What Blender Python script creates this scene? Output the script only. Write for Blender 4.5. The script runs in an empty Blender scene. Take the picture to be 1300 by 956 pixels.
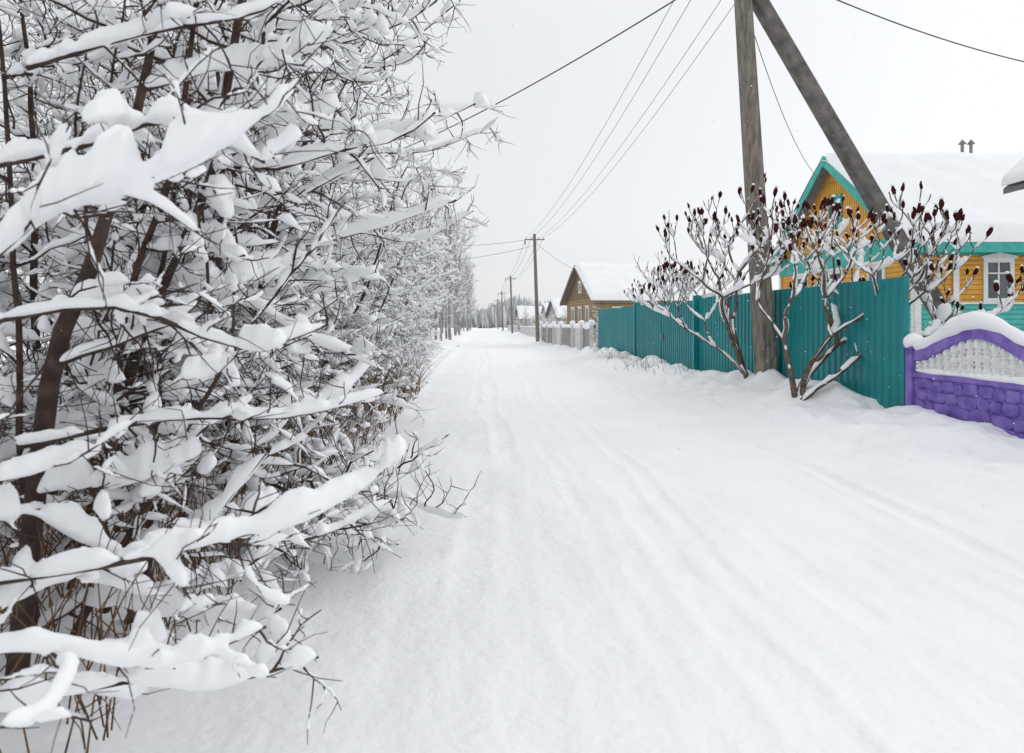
import bpy, math, random
import numpy as np
from mathutils import Vector, Matrix
random.seed(7); np.random.seed(7)
scene=bpy.context.scene
COL=scene.collection
pi=math.pi

# ------------------------------------------------------------ materials
def new_mat(name):
    m=bpy.data.materials.new(name); m.use_nodes=True
    nt=m.node_tree; b=nt.nodes['Principled BSDF']
    return m,nt,b
def mat(name,c1,c2=None,rough=.7,nscale=6,bump=.2,bscale=30,stretch=(1,1,1),metal=0,bdist=.02,spec=.3,det=3):
    m,nt,b=new_mat(name)
    b.inputs['Roughness'].default_value=rough; b.inputs['Metallic'].default_value=metal
    b.inputs['Specular IOR Level'].default_value=spec
    tc=nt.nodes.new('ShaderNodeTexCoord'); mp=nt.nodes.new('ShaderNodeMapping')
    mp.inputs['Scale'].default_value=stretch
    nt.links.new(tc.outputs['Object'],mp.inputs[0])
    n=nt.nodes.new('ShaderNodeTexNoise'); n.inputs['Scale'].default_value=nscale; n.inputs['Detail'].default_value=det
    nt.links.new(mp.outputs[0],n.inputs['Vector'])
    r=nt.nodes.new('ShaderNodeValToRGB')
    r.color_ramp.elements[0].position=.35; r.color_ramp.elements[1].position=.65
    r.color_ramp.elements[0].color=(*c1,1); r.color_ramp.elements[1].color=(*(c2 or c1),1)
    nt.links.new(n.outputs[0],r.inputs[0]); nt.links.new(r.outputs[0],b.inputs['Base Color'])
    if bump>0:
        n2=nt.nodes.new('ShaderNodeTexNoise'); n2.inputs['Scale'].default_value=bscale; n2.inputs['Detail'].default_value=min(det,3)
        nt.links.new(mp.outputs[0],n2.inputs['Vector'])
        bp=nt.nodes.new('ShaderNodeBump'); bp.inputs['Strength'].default_value=bump; bp.inputs['Distance'].default_value=bdist
        nt.links.new(n2.outputs[0],bp.inputs['Height']); nt.links.new(bp.outputs[0],b.inputs['Normal'])
    return m
def siding(name,c1,c2,direction='Z',period=.15,rough=.7):
    m,nt,b=new_mat(name); b.inputs['Roughness'].default_value=rough
    tc=nt.nodes.new('ShaderNodeTexCoord')
    w=nt.nodes.new('ShaderNodeTexWave'); w.wave_type='BANDS'; w.bands_direction=direction; w.wave_profile='SIN'
    w.inputs['Scale'].default_value=.314/period; w.inputs['Distortion'].default_value=.15
    nt.links.new(tc.outputs['Object'],w.inputs['Vector'])
    n=nt.nodes.new('ShaderNodeTexNoise'); n.inputs['Scale'].default_value=3; n.inputs['Detail'].default_value=6
    nt.links.new(tc.outputs['Object'],n.inputs['Vector'])
    r=nt.nodes.new('ShaderNodeValToRGB'); r.color_ramp.elements[0].position=.3; r.color_ramp.elements[1].position=.7
    r.color_ramp.elements[0].color=(*c1,1); r.color_ramp.elements[1].color=(*c2,1)
    nt.links.new(n.outputs[0],r.inputs[0])
    r2=nt.nodes.new('ShaderNodeValToRGB'); r2.color_ramp.elements[0].position=.0; r2.color_ramp.elements[1].position=.18
    r2.color_ramp.elements[0].color=(.5,.5,.5,1); r2.color_ramp.elements[1].color=(1,1,1,1)
    nt.links.new(w.outputs[1],r2.inputs[0])
    mx=nt.nodes.new('ShaderNodeMix'); mx.data_type='RGBA'; mx.blend_type='MULTIPLY'; mx.inputs[0].default_value=1
    nt.links.new(r.outputs[0],mx.inputs[6]); nt.links.new(r2.outputs[0],mx.inputs[7])
    nt.links.new(mx.outputs[2],b.inputs['Base Color'])
    bp=nt.nodes.new('ShaderNodeBump'); bp.inputs['Strength'].default_value=.6; bp.inputs['Distance'].default_value=.03
    nt.links.new(w.outputs[1],bp.inputs['Height']); nt.links.new(bp.outputs[0],b.inputs['Normal'])
    return m
SNOW=mat('snow',(.885,.892,.905),(.905,.91,.925),rough=.7,nscale=2,bump=0,spec=.1,det=0)
SNOWG=mat('snow_ground_mat',(.88,.888,.905),(.91,.917,.93),rough=.7,nscale=.8,bump=.6,bscale=16,bdist=.018,spec=.15,det=2)
BARK=mat('bark',(.036,.022,.018),(.078,.053,.042),rough=.85,nscale=14,bump=0,det=1)
BARK2=mat('bark_sumac',(.085,.06,.048),(.17,.13,.10),rough=.85,nscale=12,bump=0,det=1)
BARK_HAZE=mat('bark_hazed',(.24,.225,.225),(.38,.365,.365),rough=.9,nscale=3,bump=0,det=0)  # bark paled: distance haze painted into the colour
CONE=mat('sumac_fruit',(.035,.008,.009),(.075,.018,.018),rough=.95,nscale=30,bump=.6,bscale=90,spec=.05)
TEAL=mat('teal_sheet_metal',(.003,.20,.215),(.005,.235,.25),rough=.36,nscale=1.5,bump=.05,bscale=40,spec=.4)
TEAL2=mat('teal_gate_metal',(.003,.18,.195),(.005,.21,.225),rough=.36,nscale=1.5,bump=.05,bscale=40,spec=.4)
PURP=mat('purple_paint',(.16,.10,.40),(.27,.19,.54),rough=.85,nscale=5,bump=.5,bscale=35)
WHITEP=mat('white_paint',(.72,.72,.70),(.82,.82,.80),rough=.6,nscale=8,bump=.15,bscale=50)
CONC=mat('concrete_pole',(.13,.115,.095),(.28,.25,.21),rough=.9,nscale=5,bump=.5,bscale=25,stretch=(3,3,.6),det=6)
CONC2=mat('concrete_brace',(.11,.10,.095),(.22,.205,.19),rough=.9,nscale=4,bump=.6,bscale=25,det=6)
YEL=siding('yellow_planks',(.66,.31,.035),(.78,.40,.06),'Z',.16)
YELV=siding('yellow_vertical_planks',(.66,.31,.035),(.78,.40,.06),'Y',.16)
TEALW=siding('turquoise_planks',(.06,.42,.38),(.10,.52,.46),'Z',.16)
TEALP=mat('turquoise_paint',(.05,.38,.33),(.08,.46,.40),rough=.6,nscale=4,bump=.1)
LOG=siding('old_log_wall',(.30,.20,.09),(.42,.29,.14),'Z',.22)
LOGV=siding('old_gable_boards',(.20,.13,.07),(.30,.21,.10),'Y',.18)
LOG_HAZE=siding('hazed_log_wall',(.38,.34,.30),(.50,.46,.41),'Z',.22)  # far cottage walls lightened, aerial haze put into the colour
ROOFM=mat('roof_slate',(.16,.16,.17),(.25,.25,.25),rough=.8)
GLASS=mat('window_glass',(.04,.05,.06),(.10,.11,.13),rough=.08,nscale=2,bump=0,spec=.8)
GREYW=siding('grey_weathered_boards',(.28,.26,.24),(.45,.42,.39),'Y',.13)
WHITEG=mat('white_gate_boards',(.55,.55,.54),(.70,.70,.69),rough=.7,nscale=5,bump=.2)
WIRE=mat('wire',(.05,.05,.05),(.08,.08,.08),rough=.6,bump=0,det=0)
CERAM=mat('insulator',(.5,.5,.48),(.6,.6,.58),rough=.3,bump=0)
METAL=mat('grey_metal',(.2,.2,.21),(.3,.3,.3),rough=.5,bump=.05,metal=.5)
GRASS=mat('dry_stalks',(.10,.055,.03),(.22,.13,.07),rough=.9,nscale=6,bump=0,det=0)

# ------------------------------------------------------------ mesh helpers
class MB:
    def __init__(s): s.V=[];s.F=[];s.M=[];s.n=0
    def add(s,V,F,m=0):
        V=np.asarray(V,float).reshape(-1,3); F=np.asarray(F,int)
        s.V.append(V); s.F.append(F+s.n); s.M.append(np.full(len(F),m)); s.n+=len(V)
    def build(s,name,mats,smooth=True,parent=None):
        me=bpy.data.meshes.new(name)
        V=np.concatenate(s.V); me.vertices.add(len(V)); me.vertices.foreach_set('co',V.ravel())
        lt=np.concatenate([np.full(len(f),f.shape[1]) for f in s.F]); li=np.concatenate([f.ravel() for f in s.F])
        me.loops.add(len(li)); me.loops.foreach_set('vertex_index',li.astype(np.int32))
        me.polygons.add(len(lt)); ls=np.concatenate([[0],np.cumsum(lt)[:-1]])
        me.polygons.foreach_set('loop_start',ls.astype(np.int32))
        me.polygons.foreach_set('material_index',np.concatenate(s.M).astype(np.int32))
        me.polygons.foreach_set('use_smooth',np.full(len(lt),smooth))
        me.update(calc_edges=True); me.validate()
        for m in mats: me.materials.append(m)
        return obj(name,me,parent)
def obj(name,me,parent=None):
    o=bpy.data.objects.new(name,me); COL.objects.link(o)
    if parent: o.parent=parent
    return o
def empty(name,loc=(0,0,0),rz=0):
    o=bpy.data.objects.new(name,None); COL.objects.link(o); o.location=loc; o.rotation_euler=(0,0,rz); o.empty_display_size=.3
    return o
BF=[[0,3,2,1],[4,5,6,7],[0,1,5,4],[1,2,6,5],[2,3,7,6],[3,0,4,7]]
def bv(x0,x1,y0,y1,z0,z1):
    return [[x0,y0,z0],[x1,y0,z0],[x1,y1,z0],[x0,y1,z0],[x0,y0,z1],[x1,y0,z1],[x1,y1,z1],[x0,y1,z1]]
def boxes(name,lst,mats,parent=None,bevel=0):
    mb=MB()
    for l in lst:
        mi=l[6] if len(l)>6 else 0
        mb.add(bv(*l[:6]),BF,mi)
    o=mb.build(name,mats,False,parent)
    if bevel:
        m=o.modifiers.new('bevel','BEVEL'); m.width=bevel; m.segments=2
    return o
def pyobj(name,V,F,m,parent=None,smooth=False):
    me=bpy.data.meshes.new(name); me.from_pydata(V,[],F); me.materials.append(m); me.update()
    if smooth:
        for p in me.polygons: p.use_smooth=True
    return obj(name,me,parent)
def prism_x(name,poly,x0,x1,m,parent):   # poly in (y,z)
    n=len(poly)
    V=[(x0,y,z) for y,z in poly]+[(x1,y,z) for y,z in poly]
    F=[list(range(n))[::-1],list(range(n,2*n))]+[[i,(i+1)%n,n+(i+1)%n,n+i] for i in range(n)]
    return pyobj(name,V,F,m,parent)
_tab=np.random.rand(256,256)
def vn(x,y):
    xi=np.floor(x).astype(int); yi=np.floor(y).astype(int); fx=x-xi; fy=y-yi
    fx=fx*fx*(3-2*fx); fy=fy*fy*(3-2*fy)
    a=_tab[xi%256,yi%256];b=_tab[(xi+1)%256,yi%256];c=_tab[xi%256,(yi+1)%256];d=_tab[(xi+1)%256,(yi+1)%256]
    return (a*(1-fx)+b*fx)*(1-fy)+(c*(1-fx)+d*fx)*fy-.5
def fbm(x,y,o=4):
    s=0;a=1
    for i in range(o): s=s+a*vn(x*2**i+17*i,y*2**i+31*i); a*=.5
    return s
def sst(a,b,x):
    t=np.clip((x-a)/(b-a),0,1); return t*t*(3-2*t)

# ------------------------------------------------------------ ground
def fence_x(y): return 6.57+(y-10.7)*(5.48-6.57)/(32.1-10.7)
def ground_h(x,y):
    h=np.zeros_like(x)
    xw=x+.30*fbm(y/9+3,x*0+.5,2)+.07*fbm(y/1.5,x*0+7,2)
    road=(1-sst(3.9,4.7,xw))*sst(-1.6,-1.0,xw)
    def rut(c,w,d,ph):
        xx=xw+.14*fbm(y/5+ph,x*0+ph,2)
        q=(xx-c)/w
        return -d*np.exp(-q**4)+d*.5*np.exp(-((np.abs(q)-1.35)/.35)**2)*(.5+1.4*(vn(x*9,y*5)+.5))
    R=0
    for c,w,d in [(-.10,.11,.008),(.20,.13,.012),(1.28,.13,.013),(1.58,.09,.012),(2.05,.11,.006),(3.00,.12,.007),(3.50,.10,.022),(.75,.07,.004)]:
        R=R+rut(c,w,d,c*7)*np.clip(-.2+2.2*(vn(y/2.6+c*7,x*0+c)+.5),.0,1.7)
    h=h+R*road
    h=h+road*(.014*fbm(xw*3.0,y*.35,3)+.020*fbm(x*2.4,y*1.1,4)+.009*fbm(x*9,y*4,3))
    h=h+.08*np.exp(-((xw-4.15)/.35)**2)*(.6+fbm(x*2,y*1.2,3))
    rv=sst(3.9,5.4,xw)
    near=sst(9.0,11.0,y)
    h=h+rv*(.22+.05*near+.15*fbm(x*.9,y*.7,4)+.09*fbm(x*3.2,y*3,4))
    lv=1-sst(-2.3,-1.1,xw)
    h=h+lv*(.22+.22*fbm(x*.8,y*.6,4)+.05*fbm(x*4,y*4,3))
    fx=fence_x(np.clip(y,5,34))
    h=h+.20*np.exp(-((x-fx+.26)/.34)**2)*(.75+1.7*fbm(x*1.1,y*1.1,3))*(y<34)*(.22+.78*near)
    h=h+.36*np.exp(-((x-4.9)/.5)**2-((y-18.6)/1.0)**2)+.22*np.exp(-((x-4.6)/.6)**2-((y-25)/2.5)**2)
    h=h+.18*np.exp(-((x-5.75)/.45)**2-((y-12.2)/.5)**2)+.15*np.exp(-((x-6.1)/.4)**2-((y-14.6)/.5)**2)
    for i in range(30):
        px=4.75+.18*(i%2)+.25*math.sin(i*.6); py=5+i*.42
        h=h-.06*np.exp(-(((x-px)/.09)**2+((y-py)/.15)**2))
    far=sst(40,120,np.hypot(x,y))
    h=h+far*.5*fbm(x/40,y/40,3)*sst(8,25,np.abs(x-1.5))
    return h
xs=np.concatenate([-np.geomspace(600,3.2,60),np.arange(-3.1,7.6,.035),np.geomspace(7.65,600,60)])
ys=[ -40,-20,-10,-5,-2,0,1]; y=1.2
while y<700: ys.append(y); y+=max(.03,.004*y*(1+ y/40))
ys=np.array(ys)
X,Y=np.meshgrid(xs,ys); Z=ground_h(X,Y)
nx,ny=len(xs),len(ys)
idx=np.arange(nx*ny).reshape(ny,nx)
mb=MB(); mb.add(np.stack([X,Y,Z],-1),np.stack([idx[:-1,:-1],idx[:-1,1:],idx[1:,1:],idx[1:,:-1]],-1).reshape(-1,4))
mb.build('snowy_ground',[SNOWG])
def gz(x,y): return float(ground_h(np.array([float(x)]),np.array([float(y)]))[0])

# ------------------------------------------------------------ plants
def frames(P):
    T=np.gradient(P,axis=1); T/=np.linalg.norm(T,axis=2,keepdims=True)+1e-9
    return T
def tubes(mb,P,R,k,m=0):
    B,n,_=P.shape; T=frames(P)
    ref=np.zeros_like(T); ref[...,2]=1
    bad=np.abs(T[...,2])>.9; bad=bad.any(axis=1); ref[bad]=[1,0.1,0]
    U=np.cross(T,ref); U/=np.linalg.norm(U,axis=2,keepdims=True)+1e-9
    W=np.cross(U,T)
    a=np.arange(k)*2*pi/k
    V=P[:,:,None]+R[:,:,None,None]*(np.cos(a)[None,None,:,None]*U[:,:,None]+np.sin(a)[None,None,:,None]*W[:,:,None])
    addgrid(mb,V,m)
def addgrid(mb,V,m):
    B,n,k,_=V.shape
    I=np.arange(B*n*k).reshape(B,n,k); J=np.roll(I,-1,axis=2)
    F=np.stack([I[:,:-1],J[:,:-1],J[:,1:],I[:,1:]],-1).reshape(-1,4)
    mb.add(V,F,m)
def resample(P,R,f):
    B,n,_=P.shape; N=(n-1)*f+1; t=np.linspace(0,n-1,N); i=np.minimum(t.astype(int),n-2); u=(t-i)
    Pp=P[:,i]*(1-u)[None,:,None]+P[:,i+1]*u[None,:,None]
    Rr=R[:,i]*(1-u)[None]+R[:,i+1]*u[None]
    return Pp,Rr
def snow(mb,P,R,s0,k,m=1,f=2,cover=.8,wf=.8,hfac=1.5):
    P,R=resample(P,R,f); B,n,_=P.shape; T=frames(P)
    hf=np.sqrt(np.clip(1-T[...,2]**2,0,1)); hf=np.clip((hf-.45)/.45,0,1)
    U=np.cross(T,np.array([0,0,1.])); U/=np.linalg.norm(U,axis=2,keepdims=True)+1e-6
    raw=np.random.rand(B,n+4); nz=(raw[:,:-4]*.4+1.3*raw[:,1:-3]+3*raw[:,2:-2]+1.3*raw[:,3:-1]+.4*raw[:,4:])/6.4
    amp=np.random.lognormal(0,.45,(B,1))
    g=np.clip((nz-(.62-.45*cover))/.12,0,1)
    s=s0*amp*hf*g*(.2+1.7*nz)
    e=np.minimum(np.arange(n),np.arange(n)[::-1])/(n*.15); e=np.sqrt(np.clip(e,0,1)); s=s*e[None]
    w=s*wf+R*1.0*(s>s0*.15); w=np.where(s<s0*.12,R*.3,w); h=s*hfac
    a=np.arange(k)*2*pi/k; ca=np.cos(a); sa=np.where(np.sin(a)>0,np.sin(a),.32*np.sin(a))
    jit=1+.30*(np.random.rand(B,n,k)-.5)
    V=P[:,:,None]+np.zeros((1,1,k,1))
    V=V+U[:,:,None]*(w[:,:,None]*ca*jit)[...,None]
    V[...,2]+=(R*.45+s*.2)[:,:,None]+h[:,:,None]*sa*jit
    addgrid(mb,V,m)
import bmesh
bm=bmesh.new(); bmesh.ops.create_icosphere(bm,subdivisions=2,radius=1)
ICO=np.array([v.co[:] for v in bm.verts]); ICOF=np.array([[v.index for v in f.verts] for f in bm.faces]); bm.free()
bm=bmesh.new(); bmesh.ops.create_icosphere(bm,subdivisions=1,radius=1)
ICO1=np.array([v.co[:] for v in bm.verts]); ICO1F=np.array([[v.index for v in f.verts] for f in bm.faces]); bm.free()
def blobs(mb,C,D,S,m=1):
    for c,d,s in zip(C,D,S):
        ph=np.random.rand(3)*6
        v=ICO*(1+.2*np.sin(ICO[:,[1]]*4+ph[0])+.2*np.sin(ICO[:,[0]]*5+ph[1])+.12*np.sin(ICO[:,[2]]*6+ph[2]))
        v=v*np.array([s*random.uniform(1.1,1.9),s*.85,s*random.uniform(.7,1.0)])
        v[:,2]=np.where(v[:,2]<0,v[:,2]*.5,v[:,2])
        dd=np.array([d[0],d[1],0]); dd/=np.linalg.norm(dd)+1e-6; sl=d[2]*.8
        o=np.stack([v[:,0]*dd[0]-v[:,1]*dd[1],v[:,0]*dd[1]+v[:,1]*dd[0],v[:,2]+v[:,0]*sl],-1)
        mb.add(o+np.array(c),ICOF,m)

def nrm(v):
    l=math.sqrt(v[0]**2+v[1]**2+v[2]**2)+1e-9; return (v[0]/l,v[1]/l,v[2]/l)
class Plant:
    def __init__(s,N=(16,10,7,4),wig=(.10,.20,.24,.24),spacing=(.21,.14,.085),L=(4.5,1.7,.62,.26),bias=(0,0,0),maxlev=3,r=(.036,.0135,.0074,.0042),tmin=.12,angle=(45,75),droop=.07):
        s.__dict__.update(locals()); s.B={0:[],1:[],2:[],3:[]}
    def branch(s,p,d,L,lev,r0,up=.03,pts=None):
        n=s.N[lev]
        if pts is None:
            st=L/(n-1); w=s.wig[lev]; pts=[p]; g=random.gauss
            for i in range(1,n):
                t=i/n
                tz=up if lev==0 else (-s.droop*(1-t)+.13*t)
                d=nrm((d[0]+g(0,w),d[1]+g(0,w),d[2]+g(0,w)*.8+tz))
                p=(p[0]+d[0]*st,p[1]+d[1]*st,p[2]+d[2]*st)
                if p[2]<.12: p=(p[0],p[1],.12+random.random()*.03); d=nrm((d[0],d[1],abs(d[2])+.15))
                pts.append(p)
        r1=r0*(.22 if lev==0 else .4)
        s.B[lev].append((pts,r0,r1))
        if lev>=s.maxlev: return
        c=max(1,int(L/s.spacing[lev]*random.uniform(.75,1.2)))
        for j in range(c):
            t=s.tmin+(1-s.tmin)*(j+random.random())/c
            f=t*(n-1); i=min(int(f),n-2); u=f-i
            q=tuple(pts[i][k]*(1-u)+pts[i+1][k]*u for k in range(3))
            pd=nrm(tuple(pts[i+1][k]-pts[i][k] for k in range(3)))
            a=math.radians(random.uniform(*s.angle))
            rv=(random.gauss(0,1),random.gauss(0,1),random.gauss(0,1)*(1 if lev==0 else .6))
            dt=sum(rv[k]*pd[k] for k in range(3)); pr=nrm(tuple(rv[k]-dt*pd[k] for k in range(3)))
            cd=[pd[k]*math.cos(a)+pr[k]*math.sin(a) for k in range(3)]
            if lev==0: cd=[cd[k]+s.bias[k]*random.uniform(.3,1) for k in range(3)]
            cd=nrm(cd)
            ll=s.L[lev+1]*random.uniform(.55,1.15)*(1-.55*t)
            s.branch(q,cd,ll,lev+1,s.r[lev+1]*random.uniform(.75,1.3)*(1-.3*t))
    def arrays(s,lev):
        if not s.B[lev]: return None
        P=np.array([b[0] for b in s.B[lev]],float); n=P.shape[1]
        t=np.linspace(0,1,n)[None]; r0=np.array([[b[1]] for b in s.B[lev]]); r1=np.array([[b[2]] for b in s.B[lev]])
        return P,r0*(1-t)+r1*t
def build_plant(pl,name,mats,snowS=(.026,.036,.020,.009),sides=(7,5,4,3),nblob=0,blobS=(.05,.11),remesh=0,cover=(.4,.78,.5,.22),ks=(8,7,6,4),fs=(2,2,2,1)):
    mbb=MB(); mbs=MB() if remesh else mbb
    for lev in range(4):
        A=pl.arrays(lev)
        if A is None: continue
        tubes(mbb,A[0],A[1],sides[lev],0)
        if snowS[lev]>0: snow(mbs,A[0],A[1],snowS[lev],ks[lev],1 if not remesh else 0,f=fs[lev],cover=cover[lev])
    if nblob:
        C=[];D=[];S=[]
        for _ in range(nblob):
            lev=random.choice((1,1,2)); b=random.choice(pl.B[lev]); i=random.randrange(1,len(b[0])-1)
            d=np.array(b[0][i+1])-np.array(b[0][i-1]); d/=np.linalg.norm(d)+1e-9
            if abs(d[2])>.75: continue
            sz=random.uniform(*blobS); c=np.array(b[0][i])+[0,0,sz*.3]
            C.append(c);D.append(d);S.append(sz)
        for c,d,s_,ln in getattr(pl,'extra',[]): C.append(c);D.append(d);S.append(s_)
        blobs(mbs,C,D,S,1 if not remesh else 0)
    if remesh:
        e=empty(name); mbb.build('branches',mats,True,e)
        so=mbs.build('snow_load',[mats[1]],True,e)
        r=so.modifiers.new('merge','REMESH'); r.mode='VOXEL'; r.voxel_size=remesh; r.use_smooth_shade=True
        sm=so.modifiers.new('soften','SMOOTH'); sm.factor=.5; sm.iterations=2
        return e
    return mbb.build(name,mats,True)

def curve_pts(ctrl,n):
    ctrl=np.array(ctrl,float); m=len(ctrl); out=[]
    for t in np.linspace(0,m-1-1e-6,n):
        i=int(t);u=t-i
        p0=ctrl[max(i-1,0)];p1=ctrl[i];p2=ctrl[i+1];p3=ctrl[min(i+2,m-1)]
        out.append(tuple(.5*((2*p1)+(-p0+p2)*u+(2*p0-5*p1+4*p2-p3)*u*u+(-p0+3*p1-3*p2+p3)*u**3)))
    return out
def plen(p): return sum(math.dist(p[i],p[i+1]) for i in range(len(p)-1))

# --- the near shrub beside the camera
pl=Plant(bias=(.25,.1,0),L=(4,1.2,.5,.30),spacing=(.26,.12,.07),r=(.032,.011,.0054,.0032))
trunk=curve_pts([(-1.80,2.62,.1),(-1.66,2.62,1.37),(-1.50,2.6,1.79),(-1.41,2.6,2.09),(-1.27,2.6,2.6),(-1.2,2.75,3.6)],16)
pl.branch(None,None,plen(trunk),0,.042,pts=trunk)
for bx,by,tx,ty,h in [(-2.0,3.1,-2.4,3.0,3.6),(-1.85,3.3,-1.25,3.6,3.9),(-2.3,2.4,-2.3,2.2,3.4),(-1.8,2.9,-1.2,3.0,1.9),(-2.2,3.6,-1.8,4.2,4.2),(-1.8,2.3,-1.65,2.1,1.6),(-1.7,3.2,-.95,3.3,1.4)]:
    d=nrm((tx-bx,ty-by,h)); pl.branch((bx,by,.1),d,h*1.05,0,random.uniform(.018,.03))
hero=[([(-1.80,2.25,2.08),(-1.3,2.2,2.17),(-.97,2.15,2.24),(-.70,2.2,2.12)],.013),
 ([(-1.40,1.9,1.74),(-1.21,1.9,1.91),(-1.03,1.95,1.99),(-.77,2.0,2.12),(-.57,2.1,2.32)],.009),
 ([(-1.55,2.1,.80),(-1.07,2,.90),(-.81,2,.96),(-.54,2.1,1.01),(-.34,2.3,1.10)],.012),
 ([(-1.5,1.8,.70),(-1.15,1.75,.77),(-.85,1.8,.70),(-.60,1.9,.76)],.010),
 ([(-1.7,2.3,1.60),(-1.23,2.3,1.66),(-.83,2.35,1.52),(-.55,2.45,1.60)],.011),
 ([(-1.5,2.0,.45),(-1.1,2.1,.50),(-.85,2.2,.44),(-.55,2.3,.48)],.010),
 ([(-1.7,2.5,1.15),(-1.2,2.6,1.24),(-.8,2.8,1.22),(-.42,3.0,1.30)],.011),
 ([(-1.6,2.4,2.5),(-1.2,2.4,2.62),(-.8,2.5,2.75),(-.6,2.6,3.0)],.010),
 ([(-1.6,2.7,.60),(-1.1,2.8,.72),(-.75,3.0,.66),(-.42,3.2,.78)],.010)]
pl.extra=[]
for c,r in hero:
    p=curve_pts(c,10); pl.branch(None,None,plen(p)*1.1,1,r,pts=p)
    i=0.5
    while i<7.5:
        j=int(i); u=i-j; q=np.array(p[j])*(1-u)+np.array(p[j+1])*u; d=np.array(p[j+1])-np.array(p[j]); d/=np.linalg.norm(d)
        s_=random.uniform(.022,.048); pl.extra.append((q+[0,0,s_*.45],d,s_,0)); i+=random.uniform(.45,1.2)
build_plant(pl,'snowy_shrub',[BARK,SNOW],nblob=70,blobS=(.022,.042),remesh=.010,snowS=(.025,.029,.017,.007),fs=(3,3,2,1),cover=(.45,.82,.58,.25))

def shrub(name,base,stems,h,spread,bias,lean=(.25,0),nblob=110,remesh=0,blobS=(.035,.07),L1=1.7,low=5,reach=(),**kw):
    p=Plant(bias=bias,L=(h,L1,.66,.32),**kw)
    for i in range(stems):
        a=random.random()*2*pi; r=random.random()*.5
        hh=h*random.uniform(.7,1.1)
        d=nrm((math.cos(a)*spread+lean[0]*random.uniform(.2,1.3),math.sin(a)*spread+lean[1],1))
        p.branch((base[0]+math.cos(a)*r,base[1]+math.sin(a)*r,.1),d,hh,0,random.uniform(.022,.04))
    for i in range(low):
        d=nrm((random.uniform(.2,.9),random.gauss(0,.5),random.uniform(.5,.9)))
        p.branch((base[0]+random.uniform(-.4,.5),base[1]+random.gauss(0,.6),.1),d,random.uniform(1.1,1.8),0,random.uniform(.012,.02),up=-.03)
    for c in reach:     # long boughs arching out over the road
        q=curve_pts(c,10); p.branch(None,None,plen(q)*.9,1,.017,pts=q)
    return build_plant(p,name,[BARK,SNOW],nblob=nblob,remesh=remesh,blobS=blobS)
shrub('snowy_shrub',(-2.45,4.7),7,5.0,.24,(.28,0,.0),lean=(.24,0),nblob=120,L1=1.6,low=6,
  reach=[[(-2.0,4.8,2.7),(-1.2,4.9,3.0),(-.6,5.0,3.0),(-.05,5.1,3.25)],[(-2.0,4.8,2.0),(-1.2,5.0,2.2),(-.7,5.1,2.35),(-.2,5.2,2.55)],[(-1.9,4.6,3.2),(-1.1,4.7,3.5),(-.5,4.8,3.75),(-.15,4.9,4.1)]])
sa=shrub('snowy_shrub',(-2.75,7.4),7,5.4,.24,(.28,0,0),lean=(.24,0),nblob=130,L1=1.65,low=6,
  reach=[[(-2.3,7.3,2.9),(-1.4,7.3,3.4),(-.6,7.3,3.45),(.1,7.4,3.75)],[(-2.3,7.6,2.2),(-1.4,7.7,2.5),(-.7,7.7,2.55),(-.1,7.8,2.9)],[(-2.3,7.3,3.5),(-1.5,7.2,4.1),(-.8,7.1,4.5),(-.2,7.1,5.0)]])
sb=shrub('snowy_shrub',(-2.9,10.6),6,5.0,.24,(.25,0,0),lean=(.16,0),nblob=120)
sc=shrub('snowy_shrub',(-4.8,5.2),6,6.6,.22,(.1,0,0),lean=(.03,0),nblob=90,L1=1.8)
def inst(src,dx,dy,s=1,rz=0,base=None,my=1,name=None):
    o=bpy.data.objects.new(name or 'snowy_shrub',src.data); COL.objects.link(o)
    M=Matrix.Translation((dx,dy,0))@Matrix.Rotation(rz,4,'Z')@Matrix.Diagonal((s,s*my,s,1))@Matrix.Translation((-base[0],-base[1],0))
    o.matrix_world=M; return o
BA=(-2.75,7.4);BB=(-2.9,10.6);BC=(-4.8,5.2)
for (src,b),(x,yy,s,r,my) in zip([(sb,BB),(sa,BA),(sb,BB),(sa,BA),(sb,BB),(sa,BA),(sc,BC),(sc,BC),(sc,BC)],
   [(-3.1,13.8,.95,.15,-1),(-3.5,17.5,.95,-.2,-1),(-3.5,21.5,1.0,-.1,1),(-3.8,26,1.0,.2,1),(-3.9,31,1.05,.1,-1),(-4.3,37,1.1,-.2,-1),
    (-5.4,9.6,1.0,.8,-1),(-6.4,16,1.05,-.5,1),(-4.6,2.4,.95,-.7,-1)]):
    inst(src,x,yy,s,r,b,my)

# undergrowth stalks
mb=MB(); n=3600
bx=np.random.uniform(-4.2,-1.35,n); by=np.random.uniform(2.3,16,n); hgt=np.random.uniform(.25,1.05,n)
dx=np.random.normal(0,.42,n);dy=np.random.normal(0,.42,n); t=np.linspace(0,1,4)
P=np.stack([bx[:,None]+dx[:,None]*t**1.5*hgt[:,None],by[:,None]+dy[:,None]*t**1.5*hgt[:,None],.1+hgt[:,None]*t],-1)
tubes(mb,P,np.repeat([[.0045,.004,.003,.0014]],n,0),3,0)
k=np.random.rand(n)<.2
C=P[k][:,-1]
for c in C: mb.add(ICO1*np.array([.03,.03,.018])*random.uniform(.5,1.6)+c,ICO1F,1)
mb.build('dry_grass_undergrowth',[GRASS,SNOW])
mb=MB(); n=130
bx=np.random.normal(4.9,.35,n); by=np.random.choice([18.6,21,24.5,25.5],n)+np.random.normal(0,.5,n); hgt=np.random.uniform(.1,.45,n)
P=np.stack([bx[:,None]+np.random.normal(0,.5,(n,1))*t*hgt[:,None],by[:,None]+np.random.normal(0,.5,(n,1))*t*hgt[:,None],.3+hgt[:,None]*t],-1)
tubes(mb,P,np.repeat([[.006,.005,.004,.002]],n,0),3,0)
mb.build('dry_weeds',[GRASS])

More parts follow.
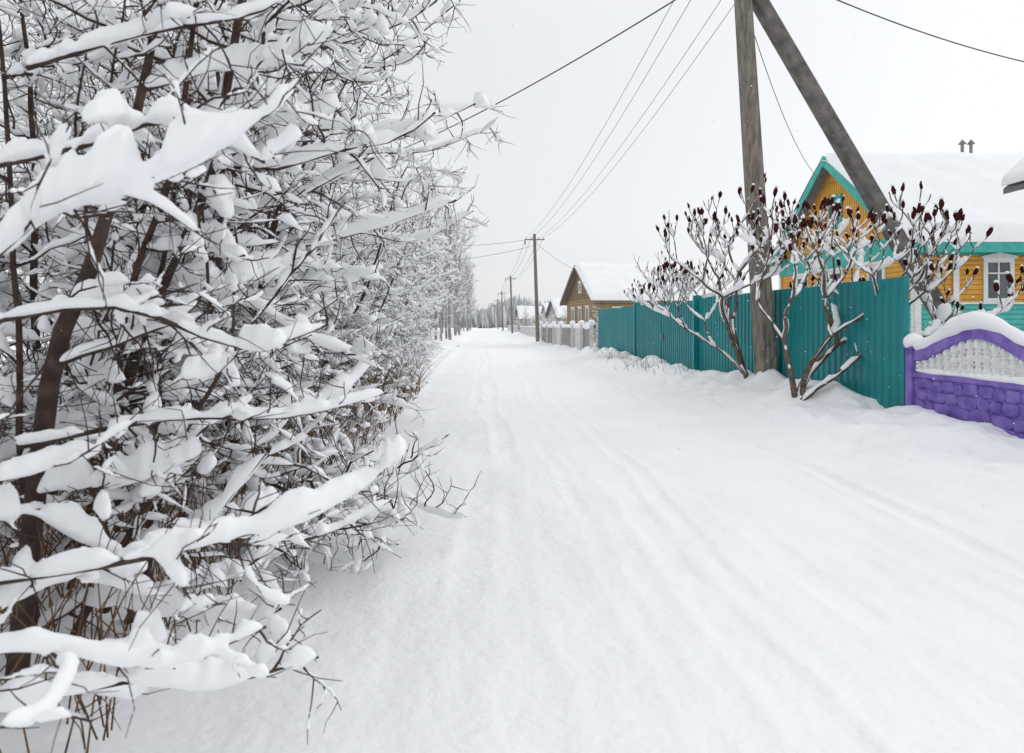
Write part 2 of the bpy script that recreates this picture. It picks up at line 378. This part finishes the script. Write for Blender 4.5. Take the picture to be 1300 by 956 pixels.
# ------------------------------------------------------------ sumac trees
def sumac(name,base,stems,depth,seed,up=.035,tilt=(.5,.95),pc=.8):
    random.seed(seed)
    br=[];tips=[]
    def go(p,d,L,r,lev):
        n=8; pts=[p]; st=L/(n-1)
        for i in range(1,n):
            d=nrm((d[0]+random.gauss(0,.12),d[1]+random.gauss(0,.12),d[2]+random.gauss(0,.08)+up*lev*.8))
            p=(p[0]+d[0]*st,p[1]+d[1]*st,p[2]+d[2]*st); pts.append(p)
        r1=max(r*.74,.010); br.append((pts,r,r1))
        if lev>=depth or (lev>=depth-1 and random.random()<.25): tips.append((p,d)); return
        k=2 if random.random()<.72 else 3
        a0=random.random()*2*pi
        for j in range(k):
            a=a0+j*2*pi/k+random.gauss(0,.3); tl=random.uniform(*tilt)
            u=nrm((math.cos(a),math.sin(a)*.7,0.05))
            go(p,nrm((d[0]+u[0]*tl,d[1]+u[1]*tl,d[2]*.8+.05)),L*random.uniform(.60,.84),r1*.9,lev+1)
    for d,L,r in stems: go((base[0]+random.gauss(0,.06),base[1]+random.gauss(0,.06),gz(*base)-.15),nrm(d),L,r,0)
    mb=MB()
    P=np.array([b[0] for b in br],float); tt=np.linspace(0,1,8)[None]
    R=np.array([[b[1]] for b in br])*(1-tt)+np.array([[b[2]] for b in br])*tt
    tubes(mb,P,R,7,0); snow(mb,P,R,.036,8,1,f=2,cover=1.0)
    snow(mb,P,R,.032,8,1,f=2,cover=.75)
    off=P+np.array([-.35,-.8,.3])*R[...,None]*.55
    g=np.clip((np.random.rand(*R.shape)-.35)*2,0,1); tubes(mb,off,R*.68*g+.001,6,1)
    for p,d in tips:
        if random.random()<pc:
            L=random.uniform(.11,.19); w=L*random.uniform(.16,.22)
            dd=nrm((d[0]*.5+random.gauss(0,.12),d[1]*.5+random.gauss(0,.12),1))
            v=ICO.copy(); zz=v[:,2]; prof=np.where(zz>0,1-.45*zz,1)
            v=v*np.stack([w*prof,w*prof,np.full(len(v),L*.5)],-1)
            v+=np.random.normal(0,.006,v.shape); v[:,2]+=L*.4
            v[:,0]+=v[:,2]*dd[0]; v[:,1]+=v[:,2]*dd[1]
            mb.add(v+np.array(p),ICOF,2)
            if random.random()<.8:
                s=w*1.0; v2=ICO1*[s,s,s*.8]+np.array(p)+[dd[0]*L*.9,dd[1]*L*.9,L*.84]; mb.add(v2,ICO1F,1)
    return mb.build(name,[BARK2,SNOW,CONE],True)
sumac('sumac_tree',(5.55,11.9),[((-.22,.1,1),1.15,.055),((.75,.1,.8),1.4,.07),((.45,.5,1),1.35,.05),((.95,.2,.9),1.35,.05)],5,11)
sumac('sumac_tree',(5.95,15.2),[((-.40,.0,1),1.45,.06),((-.15,.1,1),1.45,.055),((-.6,.3,.9),1.1,.045)],5,5)
sumac('sumac_tree',(8.2,27.5),[((-.4,.0,1),1.4,.05),((.3,.1,1),1.5,.055),((-.1,-.4,1),1.3,.045)],5,23,pc=.5)
sumac('sumac_tree',(8.1,14.3),[((-.1,.0,1),1.0,.05),((.3,.1,1),1.05,.055)],4,31)
random.seed(99)
for x,yy,s,r in [(8.6,11.6,.27,0),(9.8,12.2,.26,2),(8.0,10.0,.2,1),(10.6,16,.33,3)]:
    inst(sc,x,yy,s,r,BC,1,'garden_shrub')

# ------------------------------------------------------------ distant trees
def tree(name,h,seed):
    random.seed(seed)
    p=Plant(N=(12,7,4,3),L=(h,h*.27,1.3,.6),spacing=(h*.020,.30,.36),r=(.11,.03,.018,.013),wig=(.04,.12,.16,.2),angle=(30,60),tmin=.18,droop=-.02)
    p.branch((0,0,0),(0,0,1),h,0,.13)
    return build_plant(p,name,[BARK_HAZE,SNOW],snowS=(.0,.045,.03,.0),sides=(6,4,3,3),ks=(5,5,4,4),fs=(1,1,1,1))  # pale bark carries the painted haze of the distance
t1=tree('distant_tree',11,1); t1.location=(-3.9,44,0)
t2=tree('distant_tree',12.5,2); t2.location=(-5.0,48,0)
t3=tree('distant_tree',10,3); t3.location=(-3.2,53,0)
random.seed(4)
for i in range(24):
    s=random.choice((t1,t2,t3)); o=bpy.data.objects.new('distant_tree',s.data); COL.objects.link(o)
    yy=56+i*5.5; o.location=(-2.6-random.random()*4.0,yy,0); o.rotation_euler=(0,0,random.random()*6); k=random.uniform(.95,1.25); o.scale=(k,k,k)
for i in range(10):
    s=random.choice((t1,t3)); o=bpy.data.objects.new('distant_tree',s.data); COL.objects.link(o)
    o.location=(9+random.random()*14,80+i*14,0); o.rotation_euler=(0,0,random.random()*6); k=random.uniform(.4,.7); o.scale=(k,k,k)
FOR=mat('distant_forest_hazed',(.50,.51,.525),(.62,.63,.645),rough=1,nscale=.3,bump=0,det=1)  # treeline grey with the mist painted into its base colour
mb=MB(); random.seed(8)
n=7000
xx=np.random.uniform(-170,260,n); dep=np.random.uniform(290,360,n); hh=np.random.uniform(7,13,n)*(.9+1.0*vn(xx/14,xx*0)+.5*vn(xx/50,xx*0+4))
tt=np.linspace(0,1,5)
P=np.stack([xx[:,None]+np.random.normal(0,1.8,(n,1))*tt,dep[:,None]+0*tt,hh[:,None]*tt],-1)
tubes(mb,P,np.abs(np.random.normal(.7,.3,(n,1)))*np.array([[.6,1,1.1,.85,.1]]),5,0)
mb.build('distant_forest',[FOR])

# ------------------------------------------------------------ teal fence
def corrugated(name,pts,z0,z1,pitch,matl,parent):
    V=[]; (x0,y0),(x1,y1)=pts; L=math.hypot(x1-x0,y1-y0); ux,uy=(x1-x0)/L,(y1-y0)/L; nx_,ny_=-uy,ux
    if nx_>0: nx_,ny_=-nx_,-ny_
    d=.024; prof=[(0,0),(.42,0),(.52,d),(.90,d)]
    c=[]; k=0
    while k*pitch<L:
        for a,b in prof:
            q=(k+a)*pitch
            if q<=L: c.append((q,b))
        k+=1
    for q,b in c:
        wob=.004*math.sin(q*3.1)+(.006 if int(q/1.14)%2 else 0)
        dz=.012*math.sin(int(q/1.14)*2.3)
        for z in (z0,z1+dz): V.append((x0+ux*q+nx_*(b+wob),y0+uy*q+ny_*(b+wob),z))
    F=[[2*i,2*i+2,2*i+3,2*i+1] for i in range(len(c)-1)]
    o=pyobj(name,V,F,matl,parent); m=o.modifiers.new('thick','SOLIDIFY'); m.thickness=.003
    return o
fe=empty('teal_metal_fence')
A=(fence_x(10.7),10.7);B=(fence_x(19.3),19.3)
corrugated('sheet_panel',(A,B),.1,2.34,.19,TEAL,fe)
C=(fence_x(25.5),25.5);Dd=(fence_x(32.1),32.1)
corrugated('sheet_panel_far',(C,Dd),.1,2.30,.19,TEAL,fe)
boxes('end_post',[(A[0]-.01,A[0]+.07,A[1]-.085,A[1]-.005,.1,2.36)],[TEAL],fe)
for yy in (13.4,16.2,28.5):
    boxes('back_post',[(fence_x(yy)+.04,fence_x(yy)+.10,yy-.03,yy+.03,.1,2.2)],[METAL],fe)
def rail(name,a,b,z0,z1,off,th,m,par):
    (x0,y0),(x1,y1)=a,b
    V=[(x0+off,y0,z0),(x0+off+th,y0,z0),(x1+off+th,y1,z0),(x1+off,y1,z0),(x0+off,y0,z1),(x0+off+th,y0,z1),(x1+off+th,y1,z1),(x1+off,y1,z1)]
    return pyobj(name,V,BF,m,par)
for z in (.6,1.9): rail('rail',A,B,z,z+.04,.012,.04,METAL,fe)
rail('rail',C,Dd,1.9,1.94,.012,.04,METAL,fe)
ga=empty('teal_metal_gate')
g0=(fence_x(19.4)-.10,19.35);g1=(fence_x(22.3)-.10,22.3);g2=(g1[0]-.005,22.33);g3=(fence_x(25.3)-.10,25.38)
corrugated('leaf_near',(g0,g1),.2,2.28,.19,TEAL2,ga); corrugated('leaf_far',(g2,g3),.2,2.28,.19,TEAL2,ga)
for yy in (19.28,25.4): boxes('gate_post',[(fence_x(yy)-.17,fence_x(yy)+.06,yy-.05,yy+.06,.0,2.42)],[TEAL],ga)
for a,b in ((g0,g1),(g2,g3)):
    for z in (.3,1.25,2.24): rail('frame_rail',a,b,z,z+.04,.01,.04,TEAL,ga)
boxes('handle',[(g1[0]-.08,g1[0]-.03,22.1,22.2,1.1,1.3)],[METAL],ga)

# ------------------------------------------------------------ purple ornamental concrete fence
def purple_section(y1,y0,fx):
    e=empty('ornamental_concrete_fence'); L=y1-y0; cy=(y0+y1)/2
    zb=.80
    mb=MB(); mb.add(bv(fx,fx+.08,y0,y1,.0,zb),BF)
    o=mb.build('base_wall',[PURP],False,e)
    mb=MB()
    z=.12
    for row in range(4):
        yy=y0+.03
        while yy<y1-.1:
            w=min(random.uniform(.16,.40),y1-.03-yy); hh=.165
            pw=np.sign(ICO)*np.abs(ICO)**.65; v=pw*[.028,w*.52,hh*random.uniform(.47,.56)]
            v+=np.random.normal(0,.006,v.shape)
            mb.add(v+[fx-.003,yy+w/2,z+hh/2+random.uniform(-.02,.02)],ICOF); yy+=w
        z+=.168
    mb.build('stone_relief',[PURP],True,e)
    boxes('base_rail',[(fx-.03,fx+.10,y0,y1,zb,zb+.07)],[PURP],e,.01)
    boxes('post',[(fx-.05,fx+.13,y1,y1+.16,0,1.22),(fx-.07,fx+.15,y1-.02,y1+.18,1.22,1.27)],[PURP],e,.012)
    def ztop(y): 
        q=(y-cy)/(L/2); return 1.20+.36*(math.cos(q*pi)*.5+.5)
    n=40; V=[];F=[]
    for i in range(n+1):
        y=y0+L*i/n; z=ztop(y)
        V+=[(fx-.02,y,z-.15),(fx+.09,y,z-.15),(fx+.09,y,z+.04),(fx-.02,y,z+.04)]
    for i in range(n):
        b=4*i
        for k in range(4): F.append([b+k,b+(k+1)%4,b+4+(k+1)%4,b+4+k])
    F+= [[3,2,1,0],[4*n,4*n+1,4*n+2,4*n+3]]
    o=pyobj('arched_rail',V,F,PURP,e)
    m=o.modifiers.new('bevel','BEVEL'); m.width=.012; m.segments=2
    mb=MB(); k=int(L/.15)
    for i in range(k):
        y=y0+.06+i*(L-.12)/(k-1)
        ht=ztop(y)-.14-(zb+.07)
        zz=np.linspace(0,1,15)
        rad=.020+.030*np.abs(np.sin(zz*pi*3))**1.3
        P=np.stack([np.full(15,fx+.035),np.full(15,y),zb+.07+zz*ht],-1)[None]
        tubes(mb,P,rad[None],8,0)
        for q in (1/3,2/3):
            zc=zb+.07+q*ht
            mb.add(bv(fx+.015,fx+.055,y-.07,y+.07,zc-.016,zc+.016),BF)
    mb.build('balusters',[WHITEP],True,e)
    mb=MB(); n=90
    q=np.linspace(0,1,n); yy=y0+L*q
    for zf,r0 in ((lambda y:ztop(y)+.09,.12),(lambda y:zb+.10,.07)):
        P=np.stack([np.full(n,fx+.03),yy,np.array([zf(v) for v in yy])],-1)[None]
        r=r0*(.8+.7*fbm(yy*2,yy*0+r0*99,3)); r=r*np.sqrt(np.clip(np.minimum(q,1-q)*25+.35,0,1))
        tubes(mb,P,r[None],12,0)
    mb.add(ICO*[.15,.14,.14]+[fx+.04,y1+.08,1.33],ICOF)
    mb.build('snow_caps',[SNOW],True,e)
purple_section(10.42,7.85,6.60)
purple_section(7.67,5.1,6.60)
purple_section(4.92,2.4,6.60)

# ------------------------------------------------------------ utility poles
def pole_mesh(name,base,top,w0,w1,m,parent,n=16):
    base=Vector(base);top=Vector(top); d=(top-base).normalized(); u=d.cross(Vector((0,1,0))).normalized(); v=d.cross(u)
    V=[];F=[]
    sec=[(-.5,-.42),(-.35,-.55),(.35,-.55),(.5,-.42),(.42,.42),(.3,.5),(-.3,.5),(-.42,.42)]
    for i in range(n+1):
        t=i/n; p=base.lerp(top,t); w=w0+(w1-w0)*t
        for a,b in sec:
            V.append(tuple(p+u*(a*w)+v*(b*w)))
    for i in range(n):
        for k in range(8): F.append([i*8+k,i*8+(k+1)%8,i*8+8+(k+1)%8,i*8+8+k])
    F+=[list(range(8))[::-1],[n*8+k for k in range(8)]]
    return pyobj(name,V,F,m,parent)
def insul(mb,p):
    zz=np.array([0,.05,.051,.10,.12,.15,.17]); rr=np.array([.012,.012,.04,.045,.03,.035,.005])
    P=np.stack([np.full(7,p[0]),np.full(7,p[1]),p[2]+zz],-1)[None]; tubes(mb,P,rr[None],8,0)
def wire(name,a,b,sag,r=.011,parent=None):
    n=40; q=np.linspace(0,1,n); a=np.array(a);b=np.array(b)
    P=a+(b-a)*q[:,None]; P[:,2]-=sag*4*q*(1-q)
    mb=MB(); tubes(mb,P[None],np.full((1,n),r),5,0); return mb.build(name,[WIRE],True,parent)
pb=(6.12,14.6,.1); pt=(5.50,14.6,10.0)
pe=empty('utility_pole')
pole_mesh('post',pb,pt,.40,.29,CONC,pe)
pole_mesh('brace',(11.0,14.75,.0),(5.72,14.75,9.05),.34,.30,CONC2,pe)
boxes('cross_arm',[(4.6,6.4,14.40,14.48,9.55,9.63)],[METAL],pe)
mb=MB()
tops1=[(4.75,14.44,9.63),(5.15,14.44,9.63),(5.9,14.44,9.63),(6.3,14.44,9.63)]
for p in tops1: insul(mb,p)
mb.build('insulators',[CERAM],True,pe)
boxes('brace_bracket',[(5.45,5.95,14.38,14.84,8.85,8.95),(5.45,5.95,14.38,14.84,9.15,9.2)],[METAL],pe)
PX=4.6
polesY=[58,108,158,208,262]
prev=[tuple(np.array(p)+[0,0,.12]) for p in tops1]
we=empty('overhead_wires')
for i,yy in enumerate(polesY):
    e=empty('utility_pole'); x=PX+(.05*i)
    pole_mesh('post',(x+.15,yy,0),(x-.15,yy,9.3),.34,.24,CONC,e)
    boxes('cross_arm',[(x-1.0,x+.7,yy-.16,yy-.08,8.75,8.85),(x-1.0,x-.9,yy-.16,yy-.08,8.35,8.75)],[METAL],e)
    mb=MB(); tp=[(x+o,yy-.12,8.85) for o in (-.9,-.45,.2,.6)]
    for p in tp: insul(mb,p)
    mb.build('insulators',[CERAM],True,e)
    cur=[tuple(np.array(p)+[0,0,.12]) for p in tp]
    for a,b in zip(prev,cur): wire('wire',a,b,.9,.008 if i==0 else .014,we)
    prev=cur
wire('cable',(5.45,14.5,9.35),(-4.5,27,8.0),.35,.018,we)
wire('cable',(5.6,14.6,9.45),(18,18.5,8.2),.5,.015,we)
wire('cable',(5.95,14.9,7.9),(14.1,27.3,7.3),1.0,.009,we)
wire('cable',(4.4,58,8.9),(-6,62,8.8),.3,.015,we)
wire('cable',(4.4,58,8.3),(-6,56,6.6),.3,.015,we)
wire('cable',(4.6,58,8.5),(8.2,50,5.0),.3,.012,we)

# ------------------------------------------------------------ houses
def roof_snow(name,L,W,ze,zr,ov,T,parent):
    nu,nv=60,41
    u=np.linspace(-ov-.06,L+ov+.06,nu); v=np.linspace(-1,1,nv)
    U,Vv=np.meshgrid(u,v); half=W/2+ov+.08; sl=(zr-ze)/(W/2)
    yv=W/2+Vv*half
    eu=np.minimum(U-u[0],u[-1]-U); ev=(1-np.abs(Vv))*half; e=np.minimum(eu,ev)
    t=T*np.sqrt(1-(1-np.clip(e/.3,0,1))**2)*(1+.45*fbm(U*.6+ze,yv*.6,4))
    ridge=zr-np.sqrt((Vv*half)**2+.12)*sl+.08
    Z=ridge+.10+t
    idx=np.arange(nu*nv).reshape(nv,nu)
    mb=MB(); F=np.stack([idx[:-1,:-1],idx[:-1,1:],idx[1:,1:],idx[1:,:-1]],-1).reshape(-1,4)
    mb.add(np.stack([U,yv,Z],-1),F); return mb.build(name,[SNOW],True,parent)
def roof_boards(L,W,ze,zr,ov,m,parent):
    sl=(zr-ze)/(W/2); yo=-ov; zo=ze-ov*sl; th=.1
    prism_x('roof',[(yo,zo),(W/2,zr),(W+ov,zo),(W+ov,zo+th),(W/2,zr+th),(yo,zo+th)],-ov,L+ov,m,parent)
    return zo
def verge(L,W,ze,zr,ov,m,parent,x,depth=.28):
    sl=(zr-ze)/(W/2); yo=-ov; zo=ze-ov*sl
    for nm,a,b in (('verge_board',(yo-.02,zo),(W/2,zr)),('verge_board',(W+ov+.02,zo),(W/2,zr))):
        prism_x(nm,[(a[0],a[1]-depth+.1),(b[0],b[1]-depth+.1),(b[0],b[1]+.12),(a[0],a[1]+.12)],x-.04,x,m,parent)
def window_y(parent,xc,zc,w,h,y,fr=WHITEP,cornice=True):
    f=.13
    boxes('window_frame',[(xc-w/2-f,xc-w/2,y-.06,y-.003,zc-h/2-f,zc+h/2+f),(xc+w/2,xc+w/2+f,y-.06,y-.003,zc-h/2-f,zc+h/2+f),
        (xc-w/2,xc+w/2,y-.06,y-.003,zc+h/2,zc+h/2+f),(xc-w/2,xc+w/2,y-.06,y-.003,zc-h/2-f,zc-h/2),
        (xc-.025,xc+.025,y-.045,y-.003,zc-h/2,zc+h/2),(xc-w/2,xc-.025,y-.04,y-.003,zc+h*.18,zc+h*.18+.045),(xc+.025,xc+w/2,y-.04,y-.003,zc+h*.18,zc+h*.18+.045),
        (xc-w/2-f-.05,xc+w/2+f+.05,y-.12,y-.003,zc-h/2-f-.05,zc-h/2-f-.003)],[fr],parent)
    if cornice:
        V=[(xc-w/2-f-.08,zc+h/2+f+.003),(xc+w/2+f+.08,zc+h/2+f+.003),(xc+w/2+f+.08,zc+h/2+f+.07),(xc,zc+h/2+f+.2),(xc-w/2-f-.08,zc+h/2+f+.07)]
        VV=[(a,y-.1,b) for a,b in V]+[(a,y-.003,b) for a,b in V]
        pyobj('cornice',VV,[[0,1,2,3,4],[9,8,7,6,5]]+[[i,5+i,5+(i+1)%5,(i+1)%5] for i in range(5)],fr,parent)
    boxes('window_pane',[(xc-w/2,xc+w/2,y-.02,y-.004,zc-h/2,zc+h/2)],[GLASS],parent)
def window_x(parent,yc,zc,w,h,x,fr=WHITEP):
    f=.13
    boxes('window_frame',[(x-.06,x-.003,yc-w/2-f,yc-w/2,zc-h/2-f,zc+h/2+f),(x-.06,x-.003,yc+w/2,yc+w/2+f,zc-h/2-f,zc+h/2+f),
        (x-.06,x-.003,yc-w/2,yc+w/2,zc+h/2,zc+h/2+f),(x-.06,x-.003,yc-w/2,yc+w/2,zc-h/2-f,zc-h/2),
        (x-.045,x-.003,yc-.025,yc+.025,zc-h/2,zc+h/2),
        (x-.10,x-.003,yc-w/2-f-.05,yc+w/2+f+.05,zc+h/2+f+.003,zc+h/2+f+.09)],[fr],parent)
    boxes('window_pane',[(x-.02,x-.004,yc-w/2,yc+w/2,zc-h/2,zc+h/2)],[GLASS],parent)

h=empty('yellow_wooden_house',(14.0,22.0,0))
L,W,ze,zr=13,10,4.45,8.15
boxes('walls_upper',[(0,L,0,W,2.25,ze)],[YEL],h)
boxes('walls_lower',[(-.03,L+.03,-.03,W+.03,0,2.25)],[TEALW],h)
boxes('sill_board',[(-.07,L+.07,-.07,W+.07,2.253,2.32)],[WHITEP],h)
boxes('frieze',[(-.05,L+.05,-.05,W+.05,ze-.62,ze-.02)],[TEALP],h)
prism_x('gable_wall',[(0,ze),(W,ze),(W/2,zr)],0,.12,YELV,h)
prism_x('gable_wall_far',[(0,ze),(W,ze),(W/2,zr)],L-.12,L,YELV,h)
roof_boards(L,W,ze,zr,.5,ROOFM,h); verge(L,W,ze,zr,.5,TEALP,h,-.5,.38)
boxes('eave_board',[(-.5,L+.5,-.56,-.52,ze-.58,ze-.25)],[TEALP],h)
roof_snow('roof_snow',L,W,ze,zr,.5,.34,h)
boxes('corner_board',[(1.15,1.33,-.075,-.035,2.32,ze-.62),(-.09,.1,-.085,-.035,0.2,ze-.62),(-.085,-.035,0,.16,.2,ze-.62),(-.085,-.035,W-.16,W,.2,ze-.62)],[WHITEP],h)
for xc in (2.62,4.0,6.6,9.0): window_y(h,xc,3.02,.72,1.15,-.003)
for yc in (2.2,5,7.8): window_x(h,yc,3.0,.8,1.2,-.003)
window_x(h,5,6.0,.7,.9,-.003,TEALP)
boxes('gable_belt',[(-.06,-.003,0.3,W-.3,ze+.0,ze+.14)],[TEALP],h)
mb=MB()
for q in (5.2,5.55): 
    P=np.array([[q,5.3,zr-.6],[q,5.3,zr+.62]])[None]; tubes(mb,P,np.array([[.06,.06]]),8)
    P=np.array([[q,5.3,zr+.64],[q,5.3,zr+.66],[q,5.3,zr+.85]])[None]; tubes(mb,P,np.array([[.02,.15,.01]]),8)
mb.build('vent_pipes',[METAL],True,h)

# neighbouring house whose eave corner enters at right
e=empty('grey_roof_house',(12.05,8.8,0))
L2,W2=5.8,6.0
def prism_y(name,poly,y0,y1,m,parent):
    n=len(poly); V=[(x,y0,z) for x,z in poly]+[(x,y1,z) for x,z in poly]
    return pyobj(name,V,[list(range(n)),list(range(n,2*n))[::-1]]+[[i,n+i,n+(i+1)%n,(i+1)%n] for i in range(n)],m,parent)
boxes('walls',[(0,W2,0,L2,0,5.0)],[WHITEP],e)
for y0_ in (0,L2-.12): prism_y('gable',[(0,5.0),(W2,5.0),(W2/2,7.7)],y0_,y0_+.12,WHITEP,e)
sl=2.7/3
prism_y('roof',[(-.6,5.0-.6*sl),(W2/2,7.7),(W2+.6,5.0-.6*sl),(W2+.6,5.12-.6*sl),(W2/2,7.82),(-.6,5.12-.6*sl)],-.5,L2+.4,ROOFM,e)
sn=prism_y('roof_snow',[(-.68,5.13-.6*sl),(W2/2,7.83),(W2+.68,5.13-.6*sl),(W2+.62,5.40-.6*sl),(W2/2,8.15),(-.62,5.40-.6*sl)],-.55,L2+.45,SNOW,e)
bm_=sn.modifiers.new('b','BEVEL'); bm_.width=.1; bm_.segments=3
window_x(e,2.5,2.6,.9,1.2,-.003)

a=math.radians(7.5)
h=empty('log_cottage',(8.0,48.0,0),a)
L,W,ze,zr=7.2,8,3.45,6.0
boxes('walls',[(0,L,0,W,0,ze)],[LOG],h)
prism_x('gable_wall',[(0,ze),(W,ze),(W/2,zr)],0,.12,LOGV,h); prism_x('gable_wall_far',[(0,ze),(W,ze),(W/2,zr)],L-.12,L,LOGV,h)
roof_boards(L,W,ze,zr,.45,ROOFM,h); verge(L,W,ze,zr,.45,LOGV,h,-.45,.2)
roof_snow('roof_snow',L,W,ze,zr,.45,.32,h)
for xc in (1.6,3.4,5.4): window_y(h,xc,2.3,.6,.9,-.003,cornice=False)
for yc in (2,4,6): window_x(h,yc,2.3,.65,.95,-.003)
window_x(h,4,4.4,.5,.6,-.003)
m_=empty('antenna_mast'); mb=MB(); P=np.array([[8.4,30.5,0],[8.38,30.5,4],[8.35,30.5,6.7]])[None]; tubes(mb,P,np.array([[.03,.025,.015]]),6); mb.build('mast',[METAL],True,m_)
for (x,yy,r,s,cm) in [(9.5,84,.15,.85,LOG_HAZE),(11,112,.1,.9,LOG_HAZE),(-17,100,-.1,.9,LOG_HAZE),(8.5,150,.1,1.0,LOG_HAZE),(24,96,.2,.9,LOG_HAZE)]:
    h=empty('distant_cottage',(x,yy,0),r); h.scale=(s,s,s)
    boxes('walls',[(0,7,0,7,0,3)],[cm],h); prism_x('gable_wall',[(0,3),(7,3),(3.5,5.5)],0,.12,LOG_HAZE,h)
    roof_boards(7,7,3,5.5,.4,ROOFM,h); roof_snow('roof_snow',7,7,3,5.5,.4,.35,h)
    for xc in (2,5): window_y(h,xc,1.9,.7,.9,-.003,cornice=False)
    for yc in (2,5): window_x(h,yc,1.9,.7,.9,-.003)

# weathered board fence with pale gate panels beyond the teal one
we2=empty('grey_board_fence'); lst=[]; mbs=MB()
y=32.6
while y<56:
    x=5.3-(y-32.6)*.015; hh=1.35+.15*random.random()
    if random.random()<.92: lst.append((x,x+.03,y,y+.13,.05,hh,1 if (35.4<y<38.6 or 43.6<y<47.5) else 0))
    y+=.17
boxes('boards',lst,[GREYW,WHITEG],we2)
lst=[]
for yy in (32.45,35.4,38.6,43.6,47.5,51.5,55.5):
    x=5.2-(yy-32.6)*.015; lst.append((x-.08,x+.08,yy-.08,yy+.08,0,1.6)); mbs.add(ICO*[.17,.17,.15]+[x,yy,1.68],ICOF)
boxes('posts',lst,[WHITEG],we2)
n=160;q=np.linspace(0,1,n); P=np.stack([5.32-q*23*.015,32.6+q*23,np.full(n,1.5)],-1)[None]
tubes(mbs,P,np.abs(.12*(1+.9*fbm(q*40,q*0+3,3)))[None],8)
mbs.build('snow_caps',[SNOW],True,we2)
for nm,x0,y0,y1 in (('picket_fence',5.6,62,100),('picket_fence',5.8,112,155)):
    e=empty(nm); lst=[];y=y0
    while y<y1: lst.append((x0,x0+.03,y,y+.12,0,1.3)); y+=.26
    boxes('pickets',lst,[WHITEG],e); boxes('snow_rail',[(x0-.06,x0+.09,y0,y1,1.3,1.42)],[SNOW],e)
for x,yy,s,r in [(7.2,36,.35,0),(7,40,.4,1),(7.2,60,.45,2),(7.0,70,.5,3),(6.9,80,.55,1),(6.4,58,.35,4),(8,95,.6,4),(7.5,120,.7,2)]:
    inst(sc,x,yy,s,r,BC,1,'snowy_bush')

# ------------------------------------------------------------ falling snow
mb=MB(); n=1300
C=np.stack([np.random.uniform(-4,12,n),np.random.uniform(4,24,n),np.random.uniform(.3,8,n)],-1)
for c in C: mb.add(ICO1*np.random.uniform(.004,.0095)+c,ICO1F)
mb.build('falling_snow',[SNOW])

# ------------------------------------------------------------ light
w=bpy.data.worlds.new('World'); scene.world=w; w.use_nodes=True; nt=w.node_tree
for n_ in list(nt.nodes): nt.nodes.remove(n_)
out=nt.nodes.new('ShaderNodeOutputWorld'); add=nt.nodes.new('ShaderNodeAddShader')
b1=nt.nodes.new('ShaderNodeBackground'); b2=nt.nodes.new('ShaderNodeBackground')
sky=nt.nodes.new('ShaderNodeTexSky'); sky.sky_type='NISHITA'; sky.sun_disc=False
SE=math.radians(32); SR=math.radians(62)
sky.sun_elevation=SE; sky.sun_rotation=SR
hs=nt.nodes.new('ShaderNodeHueSaturation'); hs.inputs['Saturation'].default_value=.12
nt.links.new(sky.outputs[0],hs.inputs['Color']); nt.links.new(hs.outputs[0],b1.inputs[0]); b1.inputs[1].default_value=.05
tc=nt.nodes.new('ShaderNodeTexCoord'); sp=nt.nodes.new('ShaderNodeSeparateXYZ'); nt.links.new(tc.outputs['Generated'],sp.inputs[0])
rp=nt.nodes.new('ShaderNodeValToRGB'); rp.color_ramp.elements[0].position=0; rp.color_ramp.elements[0].color=(.50,.51,.53,1)
rp.color_ramp.elements[1].position=1; rp.color_ramp.elements[1].color=(1.02,1.03,1.06,1)
el=rp.color_ramp.elements.new(.4); el.color=(.62,.63,.65,1)
nt.links.new(sp.outputs[2],rp.inputs[0]); nt.links.new(rp.outputs[0],b2.inputs[0]); b2.inputs[1].default_value=1
nt.links.new(b1.outputs[0],add.inputs[0]); nt.links.new(b2.outputs[0],add.inputs[1]); nt.links.new(add.outputs[0],out.inputs[0])
ld=bpy.data.lights.new('sun','SUN'); ld.energy=.6; ld.angle=math.radians(18); ld.color=(1,.985,.96)
lo=bpy.data.objects.new('sun',ld); COL.objects.link(lo)
sd=Vector((math.sin(SR)*math.cos(SE),math.cos(SR)*math.cos(SE),math.sin(SE)))
lo.rotation_euler=sd.to_track_quat('Z','Y').to_euler(); lo.location=(0,0,20)

# ------------------------------------------------------------ camera
cd=bpy.data.cameras.new('camera'); cam=bpy.data.objects.new('camera',cd); COL.objects.link(cam)
cam.location=(0,0,1.6); cam.rotation_euler=(math.radians(90),0,0)
cd.sensor_width=36; cd.lens=24; cd.shift_x=.0292; cd.shift_y=-.0508
cd.clip_start=.05; cd.clip_end=2000
cd.dof.use_dof=True; cd.dof.focus_distance=9; cd.dof.aperture_fstop=3.5
scene.camera=cam
scene.view_settings.view_transform='Standard'; scene.view_settings.look='None'; scene.view_settings.exposure=0
